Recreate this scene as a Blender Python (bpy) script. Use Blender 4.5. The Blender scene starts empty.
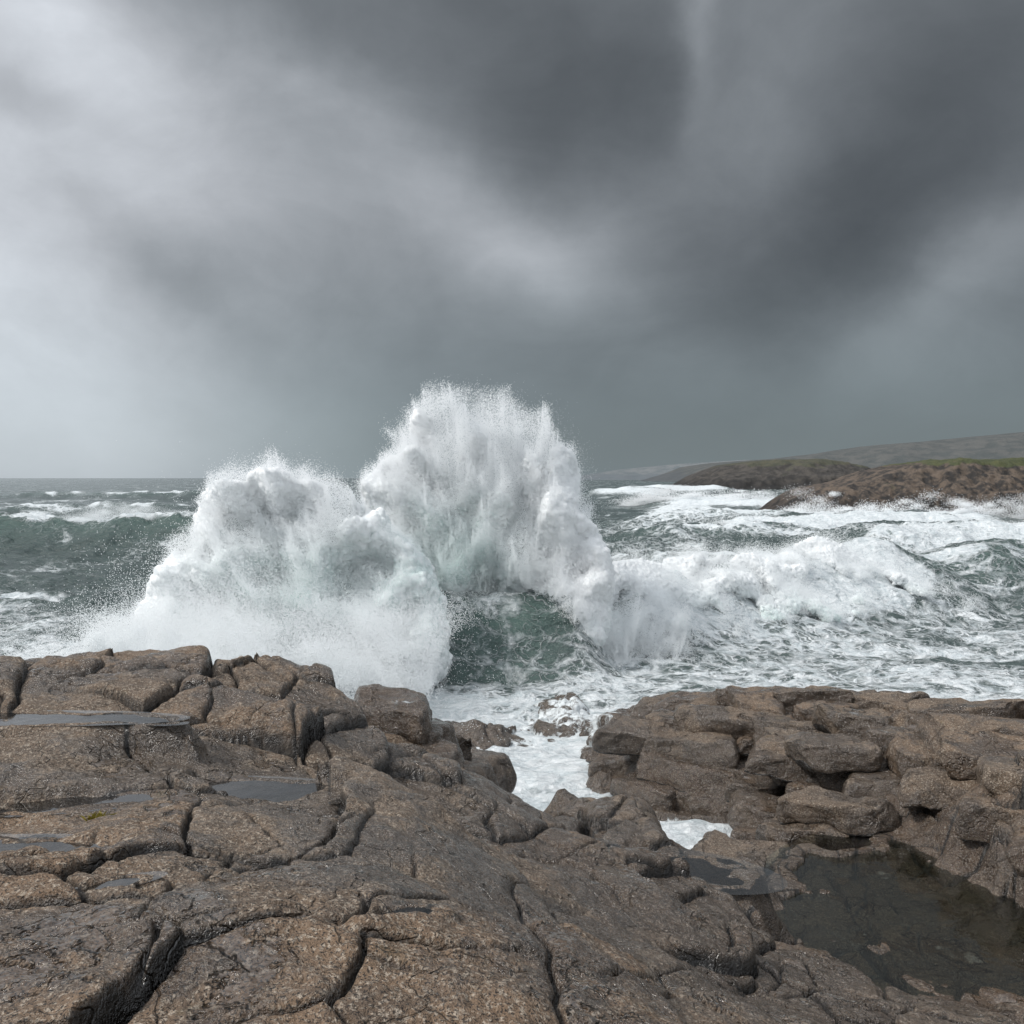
import bpy, math, numpy as np, time
T0=time.time()
rng=np.random.default_rng(7)
F=887.0; CAMZ=6.0; PITCH=math.atan(34/F)
scene=bpy.context.scene

# ---------------------------------------------------------------- helpers
def P(px,py,z):
    u=(px-512)/F; v=(512-py)/F
    cp,sp=math.cos(PITCH),math.sin(PITCH)
    dy=cp+v*sp; dz=-sp+v*cp
    t=(z-CAMZ)/dz
    return (u*t,dy*t,z)
def PY(px,py,y):
    u=(px-512)/F; v=(512-py)/F
    cp,sp=math.cos(PITCH),math.sin(PITCH)
    dy=cp+v*sp; dz=-sp+v*cp
    t=y/dy
    return (u*t,y,CAMZ+dz*t)
def DIR(px,py):
    u=(px-512)/F; v=(512-py)/F
    cp,sp=math.cos(PITCH),math.sin(PITCH)
    d=np.array([u,cp+v*sp,-sp+v*cp]); return d/np.linalg.norm(d)

def h32(ix,iy,seed):
    a=(ix.astype(np.int64)*374761393+iy.astype(np.int64)*668265263+seed*1274126177)&0xffffffff
    a=((a^(a>>13))*1274126177)&0xffffffff
    a=((a^(a>>16))*2246822519)&0xffffffff
    a=a^(a>>15)
    return (a&0xffffff)/float(0x1000000)
def noise(x,y,seed=0):
    x0=np.floor(x); y0=np.floor(y); fx=x-x0; fy=y-y0
    ix=x0.astype(np.int64); iy=y0.astype(np.int64)
    u=fx*fx*fx*(fx*(fx*6-15)+10); v=fy*fy*fy*(fy*(fy*6-15)+10)
    def g(i,j):
        a=h32(ix+i,iy+j,seed)*2*np.pi
        return np.cos(a)*(fx-i)+np.sin(a)*(fy-j)
    a=g(0,0);b=g(1,0);c=g(0,1);d=g(1,1)
    return (a+(b-a)*u+(c-a)*v+(a-b-c+d)*u*v)*1.5
def fbm(x,y,o=4,seed=0,gain=0.5):
    s=np.zeros_like(x);a=1.0
    for i in range(o):
        s+=a*noise(x*2**i+i*17.3,y*2**i-i*9.1,seed+i*31); a*=gain
    return s
def sst(a,b,x):
    t=np.clip((x-a)/(b-a),0,1); return t*t*(3-2*t)

def raw_mesh(name,co,f,mat,attrs={}):
    me=bpy.data.meshes.new(name)
    me.vertices.add(len(co)); me.vertices.foreach_set('co',co.astype(np.float32).ravel())
    me.loops.add(f.size); me.loops.foreach_set('vertex_index',f.ravel().astype(np.int32))
    me.polygons.add(len(f))
    me.polygons.foreach_set('loop_start',(np.arange(len(f))*4).astype(np.int32))
    me.polygons.foreach_set('use_smooth',np.ones(len(f),bool))
    me.update(calc_edges=True)
    for k,v in attrs.items():
        a=me.attributes.new(k,'FLOAT','POINT'); a.data.foreach_set('value',v.ravel().astype(np.float32))
    me.materials.append(mat)
    o=bpy.data.objects.new(name,me); scene.collection.objects.link(o)
    return o
def grid_mesh(name,X,Y,Z,mat,attrs={},keep=None):
    n,m=X.shape
    co=np.stack([X,Y,Z],-1).reshape(-1,3)
    idx=np.arange(n*m).reshape(n,m)
    f=np.stack([idx[:-1,:-1],idx[:-1,1:],idx[1:,1:],idx[1:,:-1]],-1).reshape(-1,4)
    if keep is not None:
        k=keep.reshape(-1)[f].any(1); f=f[k]
    return raw_mesh(name,co,f,mat,attrs)

class NT:
    def __init__(s,tree): s.t=tree; s.n=tree.nodes; s.l=tree.links
    def node(s,typ,**kw):
        nd=s.n.new(typ)
        for k,v in kw.items(): setattr(nd,k,v)
        return nd
    def setin(s,nd,k,v):
        if isinstance(v,bpy.types.NodeSocket): s.l.new(v,nd.inputs[k])
        else: nd.inputs[k].default_value=v
    def math(s,op,a,b=0.0,c=0.0,clamp=False):
        nd=s.node('ShaderNodeMath',operation=op,use_clamp=clamp)
        s.setin(nd,0,a); s.setin(nd,1,b)
        if op in('MULTIPLY_ADD','SMOOTH_MIN'): s.setin(nd,2,c)
        return nd.outputs[0]
    def vmath(s,op,a,b=(0,0,0),out=0):
        nd=s.node('ShaderNodeVectorMath',operation=op)
        s.setin(nd,0,a); s.setin(nd,1,b)
        return nd.outputs[out]
    def scale(s,a,f):
        nd=s.node('ShaderNodeVectorMath',operation='SCALE'); s.setin(nd,0,a); s.setin(nd,3,f); return nd.outputs[0]
    def noise(s,vec,scale,detail=4,rough=.55,dist=0.0,out=0):
        nd=s.node('ShaderNodeTexNoise'); s.setin(nd,'Vector',vec); s.setin(nd,'Scale',scale)
        s.setin(nd,'Detail',detail); s.setin(nd,'Roughness',rough); s.setin(nd,'Distortion',dist)
        return nd.outputs[out]
    def voro(s,vec,scale,feature='F1',out=0):
        nd=s.node('ShaderNodeTexVoronoi',feature=feature); s.setin(nd,'Vector',vec); s.setin(nd,'Scale',scale)
        return nd.outputs[out]
    def mix(s,f,a,b,blend='MIX'):
        nd=s.node('ShaderNodeMix',data_type='RGBA',blend_type=blend)
        s.setin(nd,0,f); s.setin(nd,6,a); s.setin(nd,7,b); return nd.outputs[2]
    def map(s,v,a,b,c=0.0,d=1.0,smooth=True):
        nd=s.node('ShaderNodeMapRange'); nd.interpolation_type='SMOOTHSTEP' if smooth else 'LINEAR'
        s.setin(nd,0,v); s.setin(nd,1,a); s.setin(nd,2,b); s.setin(nd,3,c); s.setin(nd,4,d); return nd.outputs[0]
    def attr(s,name):
        nd=s.node('ShaderNodeAttribute',attribute_name=name); return nd.outputs['Fac']
    def bump(s,h,dist,strength=1.0,normal=None):
        nd=s.node('ShaderNodeBump'); s.setin(nd,'Height',h); s.setin(nd,'Distance',dist); s.setin(nd,'Strength',strength)
        if normal is not None: s.l.new(normal,nd.inputs['Normal'])
        return nd.outputs[0]
def newmat(name):
    m=bpy.data.materials.new(name); m.use_nodes=True
    t=NT(m.node_tree); b=m.node_tree.nodes['Principled BSDF']
    return m,t,b
def c4(r,g,b): return (r,g,b,1)

# ---------------------------------------------------------------- materials
def rock_material():
    m,t,b=newmat('wet_granite')
    geo=t.node('ShaderNodeNewGeometry'); pos=geo.outputs['Position']
    sn=t.node('ShaderNodeSeparateXYZ'); t.l.new(geo.outputs['Normal'],sn.inputs[0])
    cav=t.attr('cavity'); wet=t.attr('wet'); foam=t.attr('foam'); cell=t.attr('cell')
    n1=t.noise(pos,0.9,5,.6); n2=t.noise(pos,4.5,6,.7); n3=t.noise(pos,42,4,.75); n4=t.noise(pos,100,2,.6)
    col=t.mix(t.map(n1,.35,.65),c4(.155,.108,.072),c4(.265,.205,.152))
    col=t.mix(t.map(cell,0.3,1.0,0,.55),col,c4(.225,.140,.080))
    col=t.mix(t.map(n2,.42,.66,0,.65),col,c4(.078,.059,.045))
    col=t.mix(t.map(n3,.5,.62,0,.8),col,c4(.46,.39,.31))
    col=t.mix(t.map(n4,.53,.62,0,.9),col,c4(.018,.015,.013))
    n5=t.noise(pos,2.2,6,.7)
    col=t.mix(t.map(n5,.60,.72,0,.4),col,c4(.16,.125,.055))
    w=t.math('ADD',wet,t.map(t.noise(pos,.9,7,.7),.44,.55,0,.95),clamp=True)
    st=t.math('MULTIPLY',t.map(sn.outputs[2],.35,.8,1,0),t.map(t.noise(t.vmath('MULTIPLY',pos,(1,1,.25)),2.5,5,.6),.35,.55))
    w=t.math('ADD',w,t.math('MULTIPLY',st,.6),clamp=True)
    film=t.math('MULTIPLY',t.map(t.noise(pos,1.7,5,.6,.4),.555,.585),t.map(sn.outputs[2],.88,.96))
    film=t.math('MULTIPLY',film,t.map(w,.1,.5))
    w=t.math('MAXIMUM',w,film)
    dark=t.mix(t.math('MULTIPLY',w,.82),col,t.mix(1,col,c4(.28,.26,.25),'MULTIPLY'))
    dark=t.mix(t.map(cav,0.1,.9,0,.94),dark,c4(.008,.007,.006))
    fm=t.math('GREATER_THAN',foam,0.001)
    fn=t.noise(t.vmath('MULTIPLY',pos,(1,1,.35)),3.2,7,.68,.5)
    fmask=t.map(t.math('ADD',foam,fn),.98,1.12)
    fmask=t.math('MULTIPLY',fmask,fm)
    colf=t.mix(fmask,dark,c4(.74,.78,.79))
    t.l.new(colf,b.inputs['Base Color'])
    r=t.map(w,0,1,.64,.14,False)
    r=t.math('ADD',r,t.map(n2,.3,.7,-.06,.14))
    r=t.math('MAXIMUM',r,t.math('MULTIPLY',fmask,.8))
    r=t.math('MAXIMUM',t.math('SUBTRACT',r,t.math('MULTIPLY',film,.3)),.05)
    t.l.new(r,b.inputs['Roughness'])
    t.l.new(t.map(w,0,1,.45,.95),b.inputs['Specular IOR Level'])
    h=t.math('ADD',t.math('MULTIPLY',n3,.36),t.math('MULTIPLY',n2,1.7))
    h=t.math('ADD',h,t.math('MULTIPLY',n4,.18))
    h=t.math('ADD',h,t.math('MULTIPLY',t.noise(pos,16,4,.65),.7))
    h=t.math('MULTIPLY',h,t.math('SUBTRACT',1.0,t.math('MULTIPLY',film,.93)))
    pv=t.vmath('ADD',pos,t.scale(t.noise(pos,1.1,4,.6,0,1),1.0))
    vo=t.voro(t.vmath('MULTIPLY',pv,(1,1.5,1.8)),1.1,'DISTANCE_TO_EDGE')
    h=t.math('SUBTRACT',h,t.math('MULTIPLY',t.map(vo,0,.016,1,0),.4))
    h=t.math('ADD',h,t.math('MULTIPLY',fmask,.6))
    bp=t.bump(h,.040,1.0)
    t.l.new(bp,b.inputs['Normal'])
    return m

def sea_material():
    m,t,b=newmat('sea_water')
    geo=t.node('ShaderNodeNewGeometry'); pos=geo.outputs['Position']
    foam=t.attr('foam'); thin=t.attr('thin')
    p2=t.vmath('MULTIPLY',pos,(.8,1.0,0.8))
    wv=t.noise(p2,.35,5,.6,0,1)
    pw=t.vmath('ADD',p2,t.scale(t.vmath('SUBTRACT',wv,(.5,.5,.5)),2.6))
    n1=t.noise(pw,.4,8,.66,.3)
    n2=t.noise(pw,3.2,7,.7,.3)
    vo=t.voro(pw,1.1,'DISTANCE_TO_EDGE'); vo2=t.voro(pw,3.1,'DISTANCE_TO_EDGE'); 
    lace=t.math('SUBTRACT',1.0,t.math('MULTIPLY',t.math('MINIMUM',t.math('MULTIPLY',vo,1.6),t.math('MULTIPLY',vo2,2.2)),2.6),clamp=True)
    pat=t.math('ADD',t.math('MULTIPLY',n1,.62),t.math('MULTIPLY',n2,.28))
    pat=t.math('ADD',pat,t.math('MULTIPLY',lace,.20))
    mask=t.map(t.math('ADD',pat,foam),.98,1.22)
    deep=t.mix(t.map(n1,.3,.7),c4(.020,.036,.035),c4(.032,.055,.051))
    deep=t.mix(t.math('MULTIPLY',thin,.8,clamp=True),deep,c4(.040,.085,.070))
    deep=t.mix(t.math('MULTIPLY',foam,.65,clamp=True),deep,c4(.18,.225,.215))
    fc=t.mix(t.map(n2,.35,.65),c4(.58,.64,.66),c4(.86,.89,.90))
    t.l.new(t.mix(mask,deep,fc),b.inputs['Base Color'])
    t.l.new(t.map(mask,0,1,.20,.9,False),b.inputs['Roughness'])
    b.inputs['IOR'].default_value=1.33
    n3=t.noise(t.vmath('MULTIPLY',pos,(1,1.8,1)),1.2,8,.62)
    n4=t.noise(t.vmath('MULTIPLY',pos,(.5,1,1)),.16,6,.65)
    h=t.math('ADD',t.math('MULTIPLY',n3,.42),t.math('MULTIPLY',n4,2.4))
    h=t.math('ADD',h,t.math('MULTIPLY',mask,t.math('MULTIPLY',n2,.30)))
    t.l.new(t.bump(h,.8,.9),b.inputs['Normal'])
    return m

def spray_material(name='white_spray',surf=False):
    m,t,b=newmat(name)
    if surf:
        geo=t.node('ShaderNodeNewGeometry'); pos=geo.outputs['Position']
        def bl(c,s):
            dl=t.vmath('MULTIPLY',t.vmath('SUBTRACT',pos,c),s); l=t.vmath('LENGTH',dl,out=1)
            return t.math('EXPONENT',t.math('MULTIPLY',t.math('MULTIPLY',l,l),-1.0))
        tint=t.math('ADD',bl((-6.4,25,2.4),(.4,.15,.6)),bl((-1.8,28,3.4),(.5,.15,.5)),clamp=True)
        tint=t.math('ADD',tint,t.math('MULTIPLY',bl((10,34,.4),(.09,.1,.9)),.9),clamp=True)
        tint=t.math('MULTIPLY',tint,t.map(t.noise(pos,1.2,5,.65),.35,.6,.2,1.0))
    else: tint=t.attr('tint')
    col=t.mix(tint,c4(.965,.975,.98),c4(.68,.82,.79))
    d=t.node('ShaderNodeBsdfDiffuse'); t.l.new(col,d.inputs[0])
    if surf:
        h=t.math('ADD',t.math('MULTIPLY',t.noise(pos,1.6,9,.72,.4),1.0),t.math('MULTIPLY',t.noise(t.vmath('MULTIPLY',pos,(1,1,.35)),6,5,.7),.3))
        t.l.new(t.bump(h,.24,.7),d.inputs['Normal'])
        t.l.new(d.outputs[0],t.n['Material Output'].inputs[0])
    else:
        tr=t.node('ShaderNodeBsdfTranslucent'); t.l.new(col,tr.inputs[0])
        mx=t.node('ShaderNodeMixShader'); mx.inputs[0].default_value=.35
        t.l.new(d.outputs[0],mx.inputs[1]); t.l.new(tr.outputs[0],mx.inputs[2])
        t.l.new(mx.outputs[0],t.n['Material Output'].inputs[0])
    return m

def hill_material(name,rock,rock2,grass,gz0,gz1,foamz,ns=.15,bs=1.0):
    m,t,b=newmat(name)
    geo=t.node('ShaderNodeNewGeometry'); pos=geo.outputs['Position']
    sp=t.node('ShaderNodeSeparateXYZ'); t.l.new(pos,sp.inputs[0])
    sn=t.node('ShaderNodeSeparateXYZ'); t.l.new(geo.outputs['Normal'],sn.inputs[0])
    n1=t.noise(pos,ns,7,.65); n2=t.noise(pos,ns*5,6,.7)
    col=t.mix(t.map(n2,.40,.60),rock,rock2)
    gm=t.math('ADD',t.map(sp.outputs[2],gz0,gz1,0,1,False),t.map(n1,.3,.7,-.5,.5,False))
    gm=t.math('MULTIPLY',t.map(gm,.4,.6),t.map(sn.outputs[2],.35,.65))
    col=t.mix(gm,col,t.mix(t.map(n2,.4,.6),grass,t.mix(1,grass,c4(1.5,1.35,1.3),'MULTIPLY')))
    lo=t.map(t.math('ADD',sp.outputs[2],t.map(n2,.3,.7,-1.0,1.0,False)),.3*foamz,foamz,1,0)
    col=t.mix(lo,col,t.mix(1,col,c4(.35,.35,.35),'MULTIPLY'))
    t.l.new(col,b.inputs['Base Color']); b.inputs['Roughness'].default_value=.75
    t.l.new(t.bump(n2,.25/ns*.15*bs,1.0),b.inputs['Normal'])
    return m

M_rock=rock_material(); M_sea=sea_material(); M_spray=spray_material(); M_core=spray_material('white_water',True)

# ---------------------------------------------------------------- foreground rocks
anch=[]
def A(px,py,z): anch.append(P(px,py,z))
A(0,1024,4.35);A(250,1024,4.35);A(512,1024,4.15);A(700,1024,3.5);A(850,1024,2.8);A(1010,1024,2.2)
A(0,930,4.3);A(200,900,4.3);A(400,900,4.15);A(560,940,3.6);A(700,960,2.7)
A(0,850,4.1);A(300,850,4.15);A(450,850,3.7);A(600,850,2.6);A(540,880,3.2)
A(0,760,3.95);A(120,760,3.9);A(250,765,3.75);A(350,790,3.7);A(440,800,3.1)
A(560,785,1.9);A(500,805,2.5);A(650,805,1.7);A(735,832,1.4);A(770,885,1.5);A(680,900,2.1)
A(900,900,1.08);A(1024,980,1.05);A(790,845,1.15);A(850,930,1.1);A(960,1000,1.2);A(820,880,1.1);A(1000,930,1.05)
A(0,658,4.2);A(100,657,4.15);A(200,662,4.1);A(270,672,4.0);A(340,690,3.75);A(400,702,3.35);A(60,690,4.15);A(180,700,4.0);A(300,720,3.75);A(380,740,3.2)
A(450,722,2.65);A(470,750,2.3)
anch+= [(.1,11.4,.7),(.6,12.3,.2),(1.2,12.3,.4),(.1,12.5,-.1),(1.9,12.6,.1),(-.2,13.3,-.5),(.2,14.2,-.8),(-1.0,13.5,.4),(-2.5,12.0,2.0),(-4,11.5,2.0),(-6,11.5,2.2),(-3,14,-.6),(-6,14,-.6),(-9,14,-.6),(-1.2,12.2,2.1),(-9,9,4.3),(-13,9,4.3),(-13,15,-.6)]
A(475,716,.55);A(490,728,.35)
anch+= [(.3,17.5,-.5),(1.2,16.5,-.5),(1.7,15,-.7),(2.6,13.6,-.6),(3.8,13.9,-.5),(1.0,14,-.5),(1.0,19.5,-.4),(0,22,-.5),(3.6,15.0,-.3)]
A(640,745,1.0);A(650,735,1.15);A(700,738,1.3);A(760,735,1.5);A(700,700,1.0);A(760,692,1.3);A(830,700,1.6);A(900,710,1.9);A(1000,725,2.2);A(1060,735,2.4)
A(780,760,1.55);A(850,770,1.7);A(900,750,1.95);A(1024,755,2.4);A(960,790,2.0);A(1024,800,2.1);A(1024,850,1.7);A(900,825,1.55);A(850,838,1.2);A(1024,890,1.25);A(930,860,1.3)
anch+= [(9,12,2.5),(9,9,2.2),(7.5,8,1.7),(12,12,2.5),(10,18,.8),(6,21.5,-.4),(9,21,-.5),(14,20,-.5),(3,25.5,-.5),(7,9.6,1.8),(5.6,7.2,1.3)]
A(545,700,.2);A(600,692,.4);A(650,685,.45);A(700,684,.5);A(580,715,.2);A(640,712,.5);A(740,686,.6)
anch+= [(0,30,-.8),(6,30,-.8),(-8,30,-.8),(14,30,-.8),(-2,0,4.4),(0,-2,4.4),(4,0,3.2),(7,3,1.9),(-6,0,4.4),(-10,2,4.5)]
anch=np.array(anch)
AP=anch[:,:2]; AZ=anch[:,2]
K=-np.linalg.norm(AP[:,None]-AP[None],axis=2)
n=len(AP); Mx=np.zeros((n+3,n+3)); Mx[:n,:n]=K-np.eye(n)*0.02; Mx[:n,n]=1;Mx[:n,n+1:]=AP;Mx[n,:n]=1;Mx[n+1:,:n]=AP.T
sol=np.linalg.solve(Mx,np.concatenate([AZ,[0,0,0]]))
def base(x,y):
    s=sol[n]+sol[n+1]*x+sol[n+2]*y
    for i in range(n):
        s=s-sol[i]*np.sqrt((x-AP[i,0])**2+(y-AP[i,1])**2)
    return s
bx=np.arange(-26,26,.1); by=np.arange(-1,33,.1)
BG=base(*np.meshgrid(bx,by))
def base_q(x,y):
    u=np.clip((x+26)/.1,0,len(bx)-2.001); v=np.clip((y+1)/.1,0,len(by)-2.001)
    i=u.astype(int); j=v.astype(int); fu=u-i; fv=v-j
    return (BG[j,i]*(1-fu)+BG[j,i+1]*fu)*(1-fv)+(BG[j+1,i]*(1-fu)+BG[j+1,i+1]*fu)*fv
def cells(x,y,ang,sx,sy,seed,jit=.85):
    ca,sa=math.cos(ang),math.sin(ang)
    u=(x*ca+y*sa)/sx; v=(-x*sa+y*ca)/sy
    iu=np.floor(u).astype(np.int64); iv=np.floor(v).astype(np.int64)
    d1=np.full(x.shape,1e9); d2=np.full(x.shape,1e9)
    s1u=np.zeros_like(x);s1v=np.zeros_like(x);s2u=np.zeros_like(x);s2v=np.zeros_like(x); id1=np.zeros(x.shape);id1b=np.zeros(x.shape)
    for i in (-1,0,1):
        for j in (-1,0,1):
            cu=iu+i; cv=iv+j
            r1=h32(cu,cv,seed); r2=h32(cu,cv,seed+5)
            su=cu+.5+(r1-.5)*jit; sv=cv+.5+(r2-.5)*jit
            du=(u-su)*sx; dv=(v-sv)*sy
            d=du*du+dv*dv
            c=d<d1; c2=(~c)&(d<d2)
            d2=np.where(c,d1,np.where(c2,d,d2))
            s2u=np.where(c,s1u,np.where(c2,su,s2u)); s2v=np.where(c,s1v,np.where(c2,sv,s2v))
            d1=np.where(c,d,d1); s1u=np.where(c,su,s1u); s1v=np.where(c,sv,s1v)
            id1=np.where(c,h32(cu,cv,seed+11),id1); id1b=np.where(c,h32(cu,cv,seed+23),id1b)
    sep=np.sqrt(((s1u-s2u)*sx)**2+((s1v-s2v)*sy)**2)+1e-6
    e=(d2-d1)/(2*sep)
    a=s1u*sx; b_=s1v*sy
    wx=a*ca-b_*sa; wy=a*sa+b_*ca
    return e,id1,id1b,wx,wy

R,C=1180,1150
yy=np.exp(np.linspace(math.log(1.3),math.log(29),R))
uu=np.linspace(-.88,.88,C)
Yg=np.repeat(yy[:,None],C,1); Xg=uu[None,:]*(Yg+1.6)
wx=Xg+.30*fbm(Xg*.45,Yg*.45,3,3)+.02*noise(Xg*5,Yg*5,8)
wy=Yg+.30*fbm(Xg*.45+40,Yg*.45,3,5)+.02*noise(Xg*5+9,Yg*5,9)
H0=base_q(Xg,Yg)
near=1-sst(5.0,9,Yg)
rightm=sst(10.2,11.2,Yg-.35*(Xg-4))*sst(1.6,2.2,Xg)
leftm=sst(9.3,9.9,Yg)*sst(-3.0,-2.5,Xg)*(1-sst(.0,.3,Xg))*(1-sst(12.6,13.2,Yg))
e1,i1,i1b,sx1,sy1=cells(wx,wy,math.radians(-33),2.2,.95,21,.95)
H1=base_q(sx1,sy1)
tlt=((i1-.5)*.22)*(wx-sx1)+((i1b-.5)*.22)*(wy-sy1)
q=.30*(1-near)+.10*near
q=q*(1-rightm)*(1-sst(9.5,10.5,Yg)*sst(-.6,0,Xg))
h=H0+np.clip((H1-H0)*q,-.12,.12)+tlt*(1-.35*near)+(i1b-.5)*.17*(1-.55*near)
def pillow(e,w): 
    t=1-np.clip(e/w,0,1); return 1-np.sqrt(np.clip(1-t*t,0,1))
crackw=.5+.5*noise(Xg*.6,Yg*.6,77)
h-= pillow(e1,.07+.07*(1-near))*(.035+.05*(1-near))+np.exp(-(e1/.012)**2)*(.04+.07*crackw)
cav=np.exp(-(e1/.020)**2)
e2,i2,i2b,sx2,sy2=cells(wx+.06*noise(Xg*2,Yg*2,4),wy,math.radians(-40),1.45,.36,57,.95)
H2=base_q(sx2,sy2)
m2=sst(-.2,.2,noise(Xg*.4,Yg*.4,99)+.6*(1-near)-.36+.45*sst(0,1.2,Xg))
h+=m2*((i2-.5)*.16*(1-.55*near)-pillow(e2,.05+.03*(1-near))*(.03+.04*(1-near))-np.exp(-(e2/.012)**2)*.05 + np.clip((1-near)*.3*(1-rightm)*(H2-H0),-.1,.1))
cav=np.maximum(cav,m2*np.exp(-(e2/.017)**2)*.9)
for (ang,sp_,sd,am) in ((math.radians(62),1.9,301,.06),(math.radians(-20),1.1,302,.05),(math.radians(20),2.6,303,.06)):
    c_,s_=math.cos(ang),math.sin(ang)
    d_=(wx*c_+wy*s_+.35*fbm(Xg*.4,Yg*.4,3,sd))/sp_
    k_=np.floor(d_); fr=d_-k_; pos_=.3+.4*h32(k_.astype(np.int64),k_.astype(np.int64)*0,sd)
    dd=np.abs(fr-pos_)*sp_
    on=sst(-.1,.15,noise(Xg*.35+sd,Yg*.35,sd+1))
    stp=(h32(k_.astype(np.int64)+np.where(fr>pos_,1,0),k_.astype(np.int64)*0,sd+9)-.5)*.08
    h+=stp*on*(1-.4*near)-on*am*(.8*np.exp(-(dd/.012)**2)+.4*np.exp(-(dd/.05)**2))
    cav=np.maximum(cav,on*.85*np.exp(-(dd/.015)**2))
h+=.08*fbm(Xg*.8,Yg*.8,5,44)+.011*fbm(Xg*7,Yg*7,4,45)+.004*fbm(Xg*40,Yg*40,2,46)*near
h-=rightm*.42+leftm*.30
pools=[(250,780,3.72,.55,.18,-.1),(60,790,None,.45,.11,.2),(20,853,None,.42,.14,0),(40,728,None,.7,.14,0),
       (402,925,None,.12,.05,.3),(680,862,None,.65,.30,-.35),(575,828,None,.28,.12,-.3),(118,880,None,.12,.04,.5),(130,742,None,.3,.08,-.2)]
pool_objs=[]
for (px,py,z,a,bb,rot) in pools:
    z=4.0 if z is None else z
    for _ in range(14):
        x,y,_z=P(px,py,z); z=.5*z+.5*float(base(np.array([x]),np.array([y]))[0])
    x,y,_z=P(px,py,z)
    rr0=((Xg-x)**2+(Yg-y)**2)<(bb*1.3)**2
    lvl=float(np.percentile(h[rr0],42)) if rr0.any() else z
    c_,s_=math.cos(rot),math.sin(rot)
    du=((Xg-x)*c_+(Yg-y)*s_)/a; dv=(-(Xg-x)*s_+(Yg-y)*c_)/bb
    r=np.sqrt(du*du+dv*dv)+.55*fbm(Xg*2.2/max(a,.3)*.5+px,Yg*3/max(a,.3)*.5,4,py)
    k=1-sst(.75,1.25,r); kr=(1-sst(1.3,2.2,r))
    h=np.where(r<2.2,h*(1-kr)+kr*np.maximum(h,lvl+.008),h)
    h=h*(1-k)+k*np.minimum(h,lvl-.014+.02*noise(Xg*4,Yg*4,31))
    pool_objs.append((x,y,lvl,a*1.7,bb*1.7,rot))
poly_r=np.sqrt((((Xg-4.35)*.93+(Yg-9.3)*-.37)/1.5)**2+(((Xg-4.35)*.37+(Yg-9.3)*.93)/2.4)**2)+.25*fbm(Xg*.9,Yg*.9,4,66)
k=1-sst(.75,1.15,poly_r)
PLV=1.13
h=h*(1-k)+k*(1.095+.055*fbm(Xg*1.3,Yg*1.3,5,71)-.08*np.exp(-(e1/.04)**2)-.05*np.exp(-(e2/.025)**2)+(i1b-.5)*.10)
kr=(1-sst(1.1,1.35,poly_r)); h=np.where(k<.5,h*(1-kr)+kr*np.maximum(h,1.17),h)
wet=np.clip(1-sst(.2,2.3,h),0,1)*.75
wet=np.maximum(wet,sst(10.5,12.5,Yg)*.5*(Xg<0))
wet=np.maximum(wet,.8*np.exp(-((Xg-1.9)/1.6)**2-((Yg-7.0)/3.2)**2))
wet=np.maximum(wet,.6*(1-sst(1.0,1.7,poly_r)))
foamspots=[]
def fadd(px,py,z,rx,ry,a): x,y,_=P(px,py,z); foamspots.append((x,y,rx,ry,a))
fadd(575,705,.3,1.6,2.4,.64);fadd(640,690,.45,2.0,1.4,.56);fadd(600,735,.2,.8,1.6,.62);fadd(725,690,.8,1.6,1.2,.54);fadd(355,708,3.6,.35,.3,.5);fadd(400,700,3.4,.5,.3,.45)
def foamf(x,y,z):
    f=np.zeros_like(x)
    for (a,b,rx,ry,am) in foamspots: f=np.maximum(f,am*np.exp(-((x-a)/rx)**2-((y-b)/ry)**2))
    return np.maximum(f,.62*(1-sst(-.1,.38,z))*sst(10,12,y))
foam=foamf(Xg,Yg,h)
grid_mesh('coastal_granite_rocks',Xg,Yg,h,M_rock,{'cavity':cav,'wet':wet,'foam':foam,'cell':i1},keep=h>-.45)

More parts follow.
